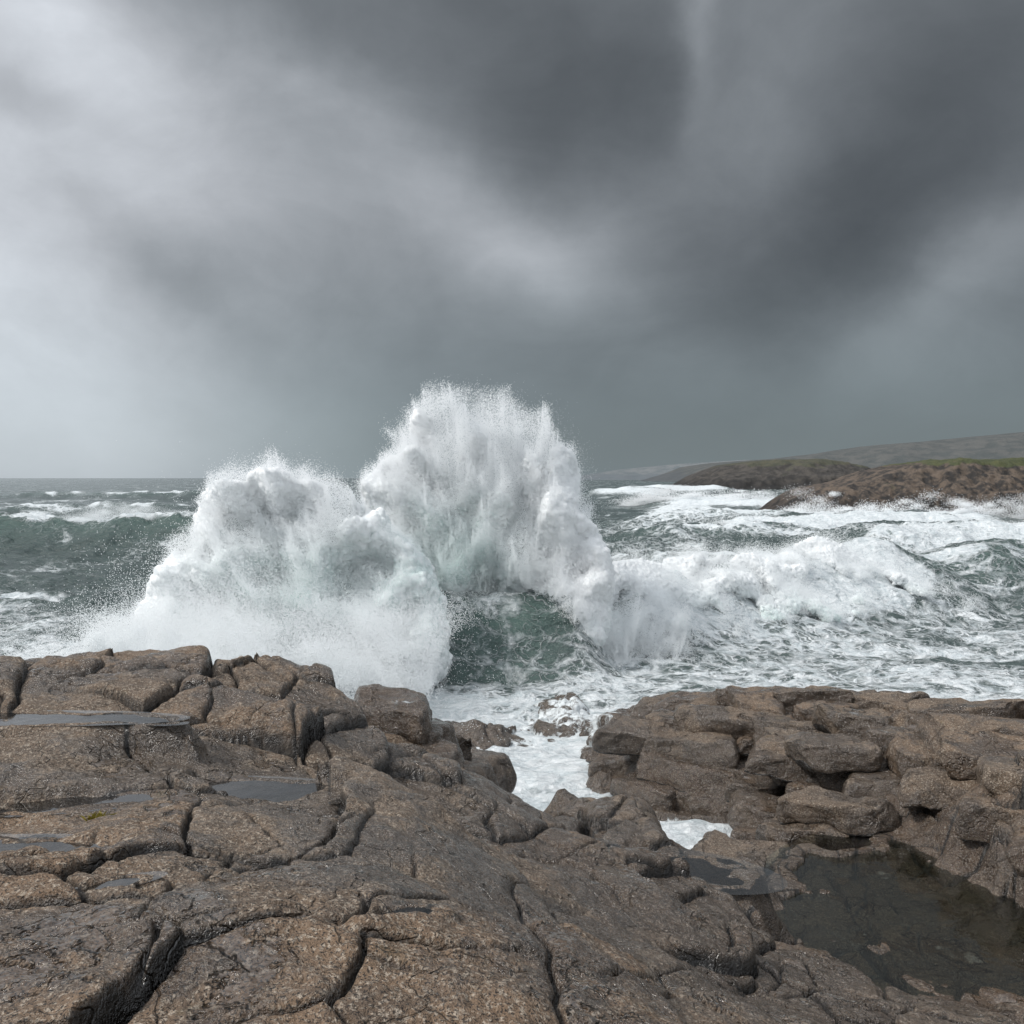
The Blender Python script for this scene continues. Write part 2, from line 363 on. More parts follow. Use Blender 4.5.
def cube_template(n):
    vs=[];fs=[];ix={}
    def vid(p):
        k=tuple(np.round(p,5)); 
        if k not in ix: ix[k]=len(vs); vs.append(p)
        return ix[k]
    g=np.linspace(-1,1,n+1)
    for ax in range(3):
        for sg in (-1,1):
            for i in range(n):
                for j in range(n):
                    q=[]
                    for (a,b) in ((i,j),(i+1,j),(i+1,j+1),(i,j+1)):
                        p=[0,0,0]; p[ax]=sg; p[(ax+1)%3]=g[a]; p[(ax+2)%3]=g[b]; q.append(vid(tuple(p)))
                    fs.append(q if sg>0 else q[::-1])
    v=np.array(vs,float); v=np.sign(v)*np.abs(v)**.75
    return v,np.array(fs)
TV,TF=cube_template(20)
def blocks(name,region,ang,sx,sy,sz,z0,seed,dip=(0,0),up=.3,wetz=1.9):
    r=np.random.default_rng(seed); allv=[];allf=[];cv=[];cl=[];off=0
    ca,sa=math.cos(ang),math.sin(ang)
    x0,x1,y0,y1=region['box']
    N=34
    for k in range(14):
        zc=z0+sz*(k+.5)
        for iu in range(-N,N):
            for iv in range(-N,N):
                r1,r2,r3,r4,r5=r.random(5); sk=(r.random(8)-.5)
                u=(iu+.5*(iv%2)+.37*k+(r1-.5)*.45)*sx; v=(iv+.29*k+(r2-.5)*.4)*sy
                x=u*ca-v*sa; y=u*sa+v*ca
                if x<x0 or x>x1 or y<y0 or y>y1 or not region['f'](x,y): continue
                hb=float(base_q(np.array([x]),np.array([y]))[0])
                dz=(dip[0]*(x-x0)+dip[1]*(y-y0))%sz
                zz=zc+dz-sz*.5
                if zz+sz*.5>hb+up*sz+.16*(r3-.5) or zz+sz*.5<hb-2.6*sz: continue
                big=1+(.55 if r5>.72 else 0)
                S=np.array([sx*.5*(.90+.3*r3)*big,sy*.5*(.90+.3*r4),sz*.5*(.98+.45*sk[6]+.2)])
                pw=7+11*r1
                p=TV/ (np.sum(np.abs(TV)**pw,axis=1)**(1/pw))[:,None]
                q=p*S
                q[:,0]+=q[:,1]*sk[0]*.7+q[:,2]*sk[1]*.6; q[:,1]+=q[:,0]*sk[2]*.35+q[:,2]*sk[3]*.6
                q[:,2]+=q[:,0]*sk[4]*.22+q[:,1]*sk[5]*.24
                nrm=np.array([sk[0],sk[3],.25*sk[5]]); nrm/=np.linalg.norm(nrm)+1e-6
                dcut=q@nrm-.62*np.max(np.abs(q@nrm)); q=q-np.clip(dcut,0,None)[:,None]*nrm*.85
                q*= 1-.10*(p[:,2:3]>0)*p[:,2:3]*np.array([1,1,0])
                th=ang+(r2-.5)*.5; c_,s_=math.cos(th),math.sin(th)
                w=np.stack([q[:,0]*c_-q[:,1]*s_+x,q[:,0]*s_+q[:,1]*c_+y,q[:,2]+zz],-1)
                allv.append(w); allf.append(TF+off); off+=len(w); cl.append(np.full(len(w),r4))
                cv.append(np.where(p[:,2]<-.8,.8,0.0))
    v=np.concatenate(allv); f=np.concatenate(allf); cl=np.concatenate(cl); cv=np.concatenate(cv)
    x,y,z=v.T
    n1=fbm(x*1.1+z*.9,y*1.1-z*.8,4,seed+1); n2=fbm(x*1.1+z*.7+30,y*1.1+z*.9,4,seed+2); n3=fbm(x*1.2+9,y*1.2+z,4,seed+3)
    m1=fbm(x*5+z*5,y*5-z*5,3,seed+5); m2_=fbm(x*5-z*5,y*5+z*4,3,seed+6)
    v=v+np.stack([n1*.09+.022*m1,n2*.09+.022*m2_,n3*.06+.018*m1],-1)
    z=v[:,2]
    wt=np.clip(1-sst(.1,wetz,z),0,1)*.75
    wt=np.maximum(wt,.45*(x<1))
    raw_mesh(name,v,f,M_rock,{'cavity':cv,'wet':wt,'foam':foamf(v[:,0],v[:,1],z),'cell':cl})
def inpool(x,y): return math.hypot(((x-4.35)*.93+(y-9.3)*-.37)/1.5,((x-4.35)*.37+(y-9.3)*.93)/2.4)<1.22
blocks('jointed_rock_outcrop',{'box':(2.1,14,7.5,21),'f':lambda x,y:(y-.35*(x-4)>10.9 or x>6.0) and not inpool(x,y)},math.radians(-24),1.12,.80,.36,-.5,5,(.06,.05),.55)
blocks('jointed_rock_ledge',{'box':(-2.7,.05,9.7,12.9),'f':lambda x,y:True},math.radians(-28),1.15,.80,.40,-.6,17,(.06,.05),.25,2.4)

def pool_material(name,col,ior):
    m,t,b=newmat(name)
    geo=t.node('ShaderNodeNewGeometry'); pos=geo.outputs['Position']
    gl=t.node('ShaderNodeBsdfGlossy'); gl.inputs['Roughness'].default_value=.04; gl.inputs[0].default_value=(1,1,1,1)
    tr=t.node('ShaderNodeBsdfTransparent'); tr.inputs[0].default_value=col
    fr=t.node('ShaderNodeFresnel'); fr.inputs['IOR'].default_value=ior
    bp=t.bump(t.noise(pos,7,3,.5),.006,.6); t.l.new(bp,gl.inputs['Normal']); t.l.new(bp,fr.inputs['Normal'])
    mx=t.node('ShaderNodeMixShader'); t.l.new(fr.outputs[0],mx.inputs[0]); t.l.new(tr.outputs[0],mx.inputs[1]); t.l.new(gl.outputs[0],mx.inputs[2])
    t.l.new(mx.outputs[0],t.n['Material Output'].inputs[0])
    return m
M_pool=pool_material('pool_water',(.88,.89,.88,1),2.1)
M_pool2=pool_material('deep_pool_water',(.90,.92,.82,1),1.6)
def disc(name,x,y,z,a,b,rot,mat):
    N=40; vs=[(0,0,0)]; fs=[]
    for i in range(N):
        t=2*math.pi*i/N; c_,s_=math.cos(rot),math.sin(rot); p=a*math.cos(t); q_=b*math.sin(t)
        vs.append((p*c_-q_*s_,p*s_+q_*c_,0)); fs.append((0,1+i,1+(i+1)%N))
    me=bpy.data.meshes.new(name); me.from_pydata(vs,[],fs); me.materials.append(mat)
    o=bpy.data.objects.new(name,me); o.location=(x,y,z); scene.collection.objects.link(o)
for p in pool_objs: disc('rock_pool',*p,M_pool)
disc('tidal_pool',4.35,9.3,PLV,1.5*1.28,2.4*1.28,-math.atan2(.37,.93),M_pool2)

# ---------------------------------------------------------------- sea
ya=np.exp(np.linspace(math.log(9.5),math.log(110),780)); yb=np.exp(np.linspace(math.log(110),math.log(40000),340))[1:]
yy=np.concatenate([ya,yb]); uu=np.linspace(-1.0,1.0,860)
Y=np.repeat(yy[:,None],len(uu),1); X=uu[None,:]*(Y+2)
fade=np.exp(-Y/900)
amp=sst(14,40,Y)
fadeS=np.exp(-(Y/160)**2)
z=amp*fade*(.42*noise(X*.035+Y*.01,Y*.075,1)*2.0+.34*fbm(X*.11,Y*.22,4,2))
z+=np.exp(-(Y/300)**2)*sst(35,70,Y)*.22*(1-np.abs(fbm(X*.35,Y*.7,3,3))*2)+ fadeS*.06*fbm(X*1.4,Y*2.0,3,4)+amp*fadeS*.16*fbm(X*.45,Y*.8,4,5)
z+=.10*fbm(X*.5,Y*.7,4,14)*(1-amp)+.08
foam=np.zeros_like(X); thin=np.zeros_like(X); rough=np.zeros_like(X)
def breaker(x0,y0,x1,y1,A_,wf,wb,fcrest,ffront,flen,tp=.2,seed=0,wob=1.0):
    global z,foam,thin,rough
    L=math.hypot(x1-x0,y1-y0); tx,ty=(x1-x0)/L,(y1-y0)/L; nx,ny=-ty,tx
    t=((X-x0)*tx+(Y-y0)*ty)/L
    s=(X-x0)*nx+(Y-y0)*ny
    act=(t>-.05)&(t<1.05)&(np.abs(s)<6*wb+wob*3)
    if not act.any(): return
    ta=t[act]; sa_=s[act]+wob*fbm(ta*L/9.0,ta*0,3,seed)
    tap=sst(0,tp,ta)*(1-sst(1-tp,1,ta))
    a=A_*tap*(1+.28*fbm(ta*L/9.0,ta*0+3,3,seed+1))
    prof=np.where(sa_<0,np.exp(-np.abs(sa_/wf)**1.6),np.exp(-(sa_/wb)**2))
    z[act]+=a*prof
    thin[act]=np.maximum(thin[act],tap*np.exp(-((sa_+wf*.25)/(wf*.45))**2)*min(A_/3,1))
    brk=sst(-.35,.25,fbm(ta*L/6.0,ta*0+7,2,seed+5)+.25)
    f=tap*np.maximum(fcrest*brk*np.exp(-((sa_-.1)/(.45+wf*.2))**2),ffront*sst(-flen,-flen*.45,sa_)*(1-sst(-.1,wb*.5,sa_)))
    foam[act]=np.maximum(foam[act],f); rough[act]=np.maximum(rough[act],ffront*tap*sst(-flen,-flen*.4,sa_)*(1-sst(0,wb*.6,sa_)))
breaker(-62,72,-16,64,3.1,4.0,9,.85,.34,5,.18,101,1.0)
breaker(-4.5,27.6,3.5,28.2,2.6,1.5,4,.5,.05,2,.25,111,.2)
breaker(1.0,30.6,20.0,42.5,2.3,3.0,4.5,.8,.7,5.0,.2,121,.7)
breaker(14,40,50,50,2.6,3.2,5,.78,.30,3,.18,131,1.0)
breaker(20,62,60,78,2.2,4,8,.85,.7,7,.2,141,1.5)
breaker(18,95,60,108,1.6,5,9,.9,.8,10,.2,151,2)
breaker(5,75,34,84,1.6,4,7,.80,.5,6,.3,161,2)
breaker(4,50,26,57,1.3,3,6,.80,.45,5,.3,165,2)
breaker(8,108,40,112,1.3,5,8,.85,.6,7,.3,167,2)
breaker(14,130,70,120,1.4,6,10,.9,.9,14,.2,171,2)
breaker(22,190,90,170,1.8,7,12,.9,.8,14,.25,181,3)
breaker(20,300,60,290,2.6,9,15,.9,.7,14,.3,191,3)
breaker(40,420,110,400,2.6,9,15,.9,.8,20,.3,201,3)
breaker(-90,140,-40,135,1.6,6,12,.80,.35,8,.3,211,3)
breaker(-60,110,-25,105,1.4,5,10,.80,.35,8,.3,221,3)
breaker(-70,52,-22,48,1.1,3,6,.78,.42,4,.3,231,2)
breaker(-60,85,-30,90,1.3,4,8,.80,.38,5,.3,233,2)
breaker(-40,42,-14,38,.8,3,5,.75,.48,4,.3,235,2)
breaker(-160,250,-60,240,2.2,8,14,.8,.3,8,.3,241,4)
z+=rough*(.25*fbm(X*.8,Y*.8,4,300)+.05)*fadeS
nf=fbm(X*.12,Y*.2,4,401)
shore=1-sst(30,48,Y+nf*9-np.where(X>0,4,0))
foam=np.maximum(foam,.54*shore+.14*nf*shore)
foam=np.maximum(foam,.75*(1-sst(21,31,Y+4*nf)))
right=sst(-4,6,X)*(1-sst(80,220,Y))
band=noise(X*.02,Y*.16+X*.03,444)            # foam drawn out into bands along the crests
foam=np.maximum(foam,right*(.45+.10*nf+.16*band))
foam=np.maximum(foam,.36+.13*nf)
caps=sst(.34,.72,noise(X*.05,Y*.12,500)+.6*noise(X*.18,Y*.4,501))
foam=np.maximum(foam,.66*caps*sst(40,70,Y)*np.exp(-Y/1500))
face=np.exp(-((X+.3)/1.9)**4-((Y-26.3)/1.3)**4)
foam=foam*(1-.22*face)
thin=thin+face*.6
grid_mesh('sea',X,Y,z,M_sea,{'foam':foam,'thin':thin})

# ---------------------------------------------------------------- spray
def gn(name):
    ng=bpy.data.node_groups.new(name,'GeometryNodeTree')
    ng.interface.new_socket('Geometry',in_out='INPUT',socket_type='NodeSocketGeometry')
    ng.interface.new_socket('Geometry',in_out='OUTPUT',socket_type='NodeSocketGeometry')
    return ng,ng.nodes.new('NodeGroupInput'),ng.nodes.new('NodeGroupOutput')
def vert_mesh(name,pts,rad,tint,mat):
    me=bpy.data.meshes.new(name); me.vertices.add(len(pts)); me.vertices.foreach_set('co',pts.astype(np.float32).ravel())
    a=me.attributes.new('rad','FLOAT','POINT'); a.data.foreach_set('value',rad.astype(np.float32))
    if tint is not None:
        a=me.attributes.new('tint','FLOAT','POINT'); a.data.foreach_set('value',tint.astype(np.float32))
    me.materials.append(mat)
    o=bpy.data.objects.new(name,me); scene.collection.objects.link(o); return o
def points_object(name,pts,rad,tint,parent=None):
    o=vert_mesh(name,pts,rad,tint,M_spray)
    ng,i,o_=gn(name+'_points')
    mp=ng.nodes.new('GeometryNodeMeshToPoints'); at=ng.nodes.new('GeometryNodeInputNamedAttribute'); at.data_type='FLOAT'; at.inputs[0].default_value='rad'
    sm=ng.nodes.new('GeometryNodeSetMaterial'); sm.inputs['Material'].default_value=M_spray
    ng.links.new(i.outputs[0],mp.inputs['Mesh']); ng.links.new(at.outputs[0],mp.inputs['Radius'])
    ng.links.new(mp.outputs[0],sm.inputs[0]); ng.links.new(sm.outputs[0],o_.inputs[0])
    md=o.modifiers.new('points','NODES'); md.node_group=ng
    if parent: o.parent=parent
    return o
def core_object(name,pts,rad,vox,parent=None):
    o=vert_mesh(name,pts,rad,None,M_core)
    ng,i,o_=gn(name+'_surface')
    mp=ng.nodes.new('GeometryNodeMeshToPoints'); at=ng.nodes.new('GeometryNodeInputNamedAttribute'); at.data_type='FLOAT'; at.inputs[0].default_value='rad'
    pv=ng.nodes.new('GeometryNodePointsToVolume'); pv.resolution_mode='VOXEL_SIZE'; pv.inputs['Voxel Size'].default_value=vox
    vm=ng.nodes.new('GeometryNodeVolumeToMesh'); vm.inputs['Threshold'].default_value=.1
    ss=ng.nodes.new('GeometryNodeSetShadeSmooth')
    sm=ng.nodes.new('GeometryNodeSetMaterial'); sm.inputs['Material'].default_value=M_core
    L=ng.links.new
    L(i.outputs[0],mp.inputs['Mesh']); L(at.outputs[0],mp.inputs['Radius']); L(mp.outputs[0],pv.inputs['Points']); L(at.outputs[0],pv.inputs['Radius'])
    L(pv.outputs[0],vm.inputs['Volume']); L(vm.outputs[0],ss.inputs[0]); L(ss.outputs[0],sm.inputs[0]); L(sm.outputs[0],o_.inputs[0])
    md=o.modifiers.new('surface','NODES'); md.node_group=ng
    if parent: o.parent=parent
    return o
def density_split(pts,vox,T):
    lo=pts.min(0)-vox*4; hi=pts.max(0)+vox*4
    nb=np.ceil((hi-lo)/vox).astype(int)
    ij=((pts-lo)/vox).astype(int)
    fl=(ij[:,0]*nb[1]+ij[:,1])*nb[2]+ij[:,2]
    D=np.bincount(fl,minlength=nb.prod()).reshape(nb).astype(np.float32)
    for _ in range(2):
        for ax in range(3):
            D=(np.roll(D,2,ax)+4*np.roll(D,1,ax)+6*D+4*np.roll(D,-1,ax)+np.roll(D,-2,ax))/16
    D=D/vox**3
    cells_=np.argwhere(D>T)
    cp=lo+(cells_+.5)*vox
    return D.reshape(-1)[fl],cp
def silo(pts,s):
    pts=np.array(pts,float); L=np.r_[0,np.cumsum(np.linalg.norm(np.diff(pts,axis=0),axis=1))]; L/=L[-1]
    return np.stack([np.interp(s,L,pts[:,0]),np.interp(s,L,pts[:,1])],-1)
def plume(sil,basel,y0,thick,nst,nper,seed,jag=.09,gam=.7,wid=.075):
    r=np.random.default_rng(seed)
    s=r.random(nst)
    clump=noise(s*22,s*0,seed)*.55+noise(s*60,s*0+2,seed+1)*.45
    dn=np.clip(r.normal(0,.5,nst),-1,1)
    tip=silo(sil,s); b0=silo(basel,np.clip(s+r.normal(0,.05,nst),0,1))
    k=np.sqrt(np.clip(1-.75*dn**2,0.05,1))*(.99+jag*clump-jag*.5*r.random(nst)**2)
    rr=r.random((nst,nper))**gam
    x=b0[:,0:1]+(tip[:,0:1]-b0[:,0:1])*rr*k[:,None]
    zz=b0[:,1:2]+(tip[:,1:2]-b0[:,1:2])*(rr*k[:,None])
    y=y0+dn[:,None]*thick*(.35+.65*rr)
    w=wid*(.5+1.0*rr)*(.4+1.0*r.random((nst,1))**2)
    x=x+r.normal(0,1,x.shape)*w; y=y+r.normal(0,1,x.shape)*w*1.6; zz=zz+r.normal(0,1,x.shape)*w
    tx=fbm(x*.7,zz*.7+y*.5,5,seed+7); tz=fbm(x*.7+30,zz*.7+y*.5,5,seed+8); ty=fbm(x*.8+60,zz*.8+y*.3,4,seed+9)
    x=x+.36*tx; zz=zz+.32*tz; y=y+.9*ty
    return np.stack([x,y,zz],-1).reshape(-1,3)
def pxsil(lst,y): return [(PY(a,b,y)[0],PY(a,b,y)[2]) for a,b in lst]
def puffs(px0,px1,pyf,y,n,rs,nper,seed,yj=1.0,up=1.0,soft=.45):
    r=np.random.default_rng(seed); out=[]
    s=r.random(n); xs=px0+(px1-px0)*s
    for i in range(n):
        pyc=pyf(xs[i],r); c=np.array(PY(xs[i],pyc,y+r.normal(0,yj)))
        c[2]=max(c[2],.2)
        rad=rs*(.4+r.random()*1.1)
        v=r.normal(0,1,(nper,3)); v/=np.linalg.norm(v,axis=1)[:,None]
        q_=v*(rad*r.random((nper,1))**soft)
        if soft>.8: q_=r.normal(0,rad*.6,(nper,3))
        q_*=1+.35*noise(v[:,0:1]*3+i,v[:,2:3]*3+v[:,1:2]*2,seed)
        out.append(c+q_*np.array([1.15,1,.85*up]))
    return np.concatenate(out)
def arch(pts,extra=1.0):
    a=((pts[:,0]+.25)/1.95)**2+((pts[:,2]-.2)/(2.35*extra))**2+.5*fbm(pts[:,0]*1.1,pts[:,2]*1.1,4,888)
    return (a<1)&(pts[:,1]<28.8)
P1=[]; 
yR=29.2; yL=26.0
silR=pxsil([(374,510),(368,478),(384,434),(406,400),(434,383),(470,385),(504,393),(538,405),(568,428),(576,458),(590,500),(604,545),(606,590),(600,635)],yR)
baseR=pxsil([(425,640),(450,650),(500,650),(545,650),(580,650)],yR)
P1.append(plume(silR,baseR,yR,1.8,6600,320,11))
silL=pxsil([(135,612),(172,560),(182,522),(204,490),(238,462),(264,446),(298,452),(332,472),(370,498),(404,530),(430,566),(448,615),(452,660)],yL)
baseL=pxsil([(190,680),(230,690),(300,695),(360,695),(420,690)],yL)
P1.append(plume(silL,baseL,yL,1.8,6300,320,12))
pts=np.concatenate(P1)
pts[:,2]=np.maximum(pts[:,2],.15+.2*rng.random(len(pts)))
pts=pts[~arch(pts)]
DT=15500.
den,core=density_split(pts,.11,DT)
wave=bpy.data.objects.new('breaking_wave',None); scene.collection.objects.link(wave)
core_object('white_water_body',core+rng.normal(0,.03,core.shape),rng.uniform(.10,.15,len(core)),.05,wave)
keep=den<DT*1.6
pts=pts[keep]
rad=rng.uniform(.0035,.0095,len(pts))
tint=.4*np.exp(-((pts[:,0]+6.4)/2.2)**2-((pts[:,2]-2.4)/1.6)**2)+.4*np.exp(-((pts[:,0]+1.8)/1.6)**2-((pts[:,2]-3.4)/1.6)**2)
points_object('spray',pts,rad,tint,wave)
Q=[]
N=160000
src=pts[rng.integers(0,len(pts),N)]; src=src[src[:,2]>2.0]
mistsrc=src+np.abs(rng.normal(0,1,(len(src),1)))*np.array([[.30,.1,.12]])+rng.normal(0,.08,src.shape)
Q.append(puffs(110,450,lambda x,r:r.uniform(610,690),23.5,150,.8,1600,21,1.2,.8,.9))
N=560000
mx=rng.normal(-7.7,3.0,N); my=rng.uniform(18,26,N); mz=np.abs(rng.normal(0,1,N))*(.75+.9*np.exp(-((mx+7.0)/2.8)**2))
mx+=.8*fbm(mx*.5,my*.5+mz,3,71); mz+=.5*fbm(mx*.8,mz*.8+my*.4,3,72)
Q.append(np.stack([mx,my,np.maximum(mz,.1)],-1))
Q.append(puffs(90,170,lambda x,r:r.uniform(630,660),17.5,16,.22,1500,22,.4,1.3,.9))
N=220000
a=rng.random(N); mx=1.5+a*4.4+rng.normal(0,.25,N); my=28.4+a*1.4+rng.normal(0,.6,N)
top=2.6-1.1*a; mz=np.abs(rng.normal(0,.55,N))*top*(.7+.6*noise(mx*1.6,mx*0+4,91))
mx+=.35*fbm(mx*1.1,mz*1.1+my,4,92); mz+=.30*fbm(mx*1.1+9,mz*1.1+my,4,93)
Q.append(np.stack([mx,my,np.maximum(mz,.15)],-1))
def crest(x0,y0,x1,y1,zc,n,rs,nper,seed,drop=1.6,fr=2.0,zj=.35,an=(1.3,1,.8),gauss=False):
    r=np.random.default_rng(seed); out=[]
    for i in range(n):
        t=r.random(); d=r.random()**1.3
        c=np.array([x0+(x1-x0)*t,y0+(y1-y0)*t-d*fr+r.normal(0,.3),max(.2,(zc*(.75+.25*math.sin(t*math.pi))*math.sin(min(1,t*5)*1.57)*math.sin(min(1,(1-t)*5)*1.57))-d*drop+r.normal(0,zj*.5))])
        v=r.normal(0,1,(nper,3))
        if not gauss:
            v/=np.linalg.norm(v,axis=1)[:,None]; v=v*r.random((nper,1))**.6
        else: v*=.55
        out.append(c+v*(rs*(.4+r.random()))*np.array(an))
    return np.concatenate(out)
N=1000000
t_=rng.random(N); s_=rng.random(N)**.9
x0,y0,x1,y1=1.8,31.2,18.9,42.0; L_=math.hypot(x1-x0,y1-y0); tx,ty=(x1-x0)/L_,(y1-y0)/L_; nx,ny=-ty,tx
gap=fbm(t_*L_/2.2,s_*2.0,5,711,.6)-.70*s_+.56
ok=gap>-.05+.25*rng.random(N); t_=t_[ok]; s_=s_[ok]; N=len(t_)
tap=sst(0,.14,t_)*(1-sst(.78,1,t_))
lump=fbm(t_*L_/3.0,t_*0,3,702)
front=(.6-s_*(3.7+1.6*fbm(t_*L_/5,t_*0,2,721)))+.8*fbm(t_*L_/3.5,s_*1.5,4,701)
zz=2.55*tap*(1+.22*lump)*(1-s_**1.3*.93)+.12
bill=fbm(t_*L_/1.3,s_*3.2,5,703,.6); 
front=front-.50*np.abs(bill)-.1; zz=zz+.30*np.abs(fbm(t_*L_/1.1,s_*3.6+5,5,704,.6))*tap+.12*fbm(t_*L_*1.6,s_*9,3,705)
th_=np.abs(rng.normal(0,.12,N))*(1+1.8*rng.random(N)**4)
roll=np.stack([x0+tx*t_*L_+nx*front+rng.normal(0,.07,N),y0+ty*t_*L_+ny*front-th_,zz+th_*1.2*rng.random(N)],-1)
den2,core2=density_split(roll,.09,13000.)
roller=bpy.data.objects.new('foam_roller',None); scene.collection.objects.link(roller)
core_object('white_water_body',core2+rng.normal(0,.03,core2.shape),rng.uniform(.06,.09,len(core2)),.05,roller)
roll=roll[den2<18000]
fly=roll[rng.integers(0,len(roll),160000)]+np.abs(rng.normal(0,1,(160000,3)))*np.array([.14,.0,.30])-np.array([0,.1,0])
roll=np.concatenate([roll,fly])
points_object('roller_spray',roll,rng.uniform(.004,.010,len(roll)),np.zeros(len(roll))+.05,roller)
Q.append(crest(-36,67.8,-22,65.5,3.7,150,.45,700,32,.9,1.2,.3,(1.8,1,.7),True))
pts=np.concatenate(Q)
cv_=arch(pts)&(rng.random(len(pts))<.95)
pts=pts[~cv_]
points_object('surf_mist',pts,rng.uniform(.0035,.009,len(pts)),np.zeros(len(pts))+.05)
points_object('drifting_mist',mistsrc[~arch(mistsrc)],rng.uniform(.002,.006,int((~arch(mistsrc)).sum())),np.zeros(int((~arch(mistsrc)).sum())),wave)
D=[]
g=dict(an=(2.6,1,.45),gauss=True)
D.append(crest(22,62.8,58,77,2.3,200,.55,350,41,1.2,2.0,.5,**g))
D.append(crest(20,95.7,58,107,1.5,200,.8,300,42,1.0,3.0,.5,**g))
D.append(crest(34,123,80,117,1.7,220,.9,400,43,1.2,3.0,2.0,(1.6,1,.7),True))
D.append(crest(24,190,56,182,2.2,150,1.1,300,44,1.2,4.0,2.0,**g))
pts=np.concatenate(D); dist=pts[:,1]
points_object('distant_surf_spray',pts,.00022*dist*rng.uniform(.6,1.4,len(pts)),np.zeros(len(pts)))

# ---------------------------------------------------------------- headlands
def headland(name,ridge,y0,y1,mat,nx=500,ny=220,rough=1.0,seed=1,ns=.1,xpad=0):
    ym=y0+(y1-y0)*.4
    r_=[(PY(a,b,ym)[0],PY(a,b,ym)[2]) for a,b in ridge]
    xs=np.linspace(r_[0][0]-xpad,r_[-1][0],nx); ys=np.linspace(y0,y1,ny)
    Xh,Yh=np.meshgrid(xs,ys)
    rz=np.interp(Xh+ (4/ns*.02)*noise(Yh*ns,Xh*ns,seed),[a for a,b in r_],[b for a,b in r_])
    v=(Yh-y0)/(y1-y0)+.09*fbm(Xh*ns*.5,Yh*ns*.5,4,seed+1)
    prof=np.clip(sst(0,.10,v)*.48+sst(.06,.42,v)*.52,0,1)*(1-sst(.75,1.0,v))
    hz=(rz+3)*prof-3
    ridg=(1-np.abs(fbm(Xh*ns,Yh*ns*1.3,4,seed+3)))
    edge=sst(0,.06,(Xh-xs[0])/(xs[-1]-xs[0]))
    flat=.25+.75*(1-sst(.25,.5,v))
    hz+=edge*flat*(rough*(ridg-.6)*(.35+.65*(1-prof))*sst(-.02,.1,v)+rough*.18*fbm(Xh*ns*3,Yh*ns*3,3,seed+9)*sst(-.02,.1,v))
    return grid_mesh(name,Xh,Yh,hz,mat)
M_h1=hill_material('headland_rock',c4(.018,.015,.013),c4(.115,.085,.062),c4(.042,.050,.016),7.0,9.0,4.6,.12,1.3)
M_h2=hill_material('island_rock',c4(.024,.021,.018),c4(.060,.052,.044),c4(.044,.046,.028),9,17,7,.04)
M_h3=hill_material('hill_far_hazed',c4(.062,.070,.074),c4(.074,.080,.083),c4(.062,.070,.069),5,30,.1,.008)  # aerial haze painted in: all three base colours greyed and flattened
M_h4=hill_material('hill_farther_hazed',c4(.11,.13,.142),c4(.12,.135,.145),c4(.11,.13,.138),5,30,.1,.005)  # paler, near sky colour: distance haze put into the base colours
headland('rocky_headland',[(765,524),(785,512),(805,498),(832,487),(862,483),(885,473),(925,464),(960,459),(1000,460),(1060,457),(1160,450),(1300,440)],122,160,M_h1,1000,320,2.8,5,.13,2)
headland('low_island',[(660,496),(682,487),(700,476),(730,465),(770,460),(820,459),(860,464),(885,474),(920,480),(1000,484)],440,560,M_h2,600,160,4.0,15,.045,5)
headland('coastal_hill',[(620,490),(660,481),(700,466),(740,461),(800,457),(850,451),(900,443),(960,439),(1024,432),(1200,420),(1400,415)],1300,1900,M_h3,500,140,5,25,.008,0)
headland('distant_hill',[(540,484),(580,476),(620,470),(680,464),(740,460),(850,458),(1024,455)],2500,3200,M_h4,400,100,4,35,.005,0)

m,t,b=newmat('seaweed'); b.inputs['Base Color'].default_value=(.24,.20,.03,1); b.inputs['Roughness'].default_value=.6
z0=3.9
for _ in range(12):
    x0,y0,_z=P(97,806,z0); z0=.5*z0+.5*float(base(np.array([x0]),np.array([y0]))[0])
ii=np.argmin((Xg-x0)**2+(Yg-y0)**2); z0=float(h.ravel()[ii])
vs=[];fs=[]
r=np.random.default_rng(3)
for i in range(90):
    a=r.random()*6.28; rr=r.random()**.6*.04; cx=x0+math.cos(a)*rr*1.3; cy=y0+math.sin(a)*rr; hgt=.01+.025*r.random(); dx,dy=r.normal(0,.02,2); w=.004
    k=len(vs); c_,s_=math.cos(a*3)*w,math.sin(a*3)*w
    vs+=[(cx-c_,cy-s_,z0-.03),(cx+c_,cy+s_,z0-.03),(cx+dx+c_,cy+dy+s_,z0+hgt*.6),(cx+dx*1.8,cy+dy*1.8,z0+hgt),(cx+dx-c_,cy+dy-s_,z0+hgt*.6)]
    fs.append((k,k+1,k+2,k+3,k+4))
me=bpy.data.meshes.new('seaweed_tuft'); me.from_pydata(vs,[],fs); me.materials.append(m)
o=bpy.data.objects.new('seaweed_tuft',me); scene.collection.objects.link(o)

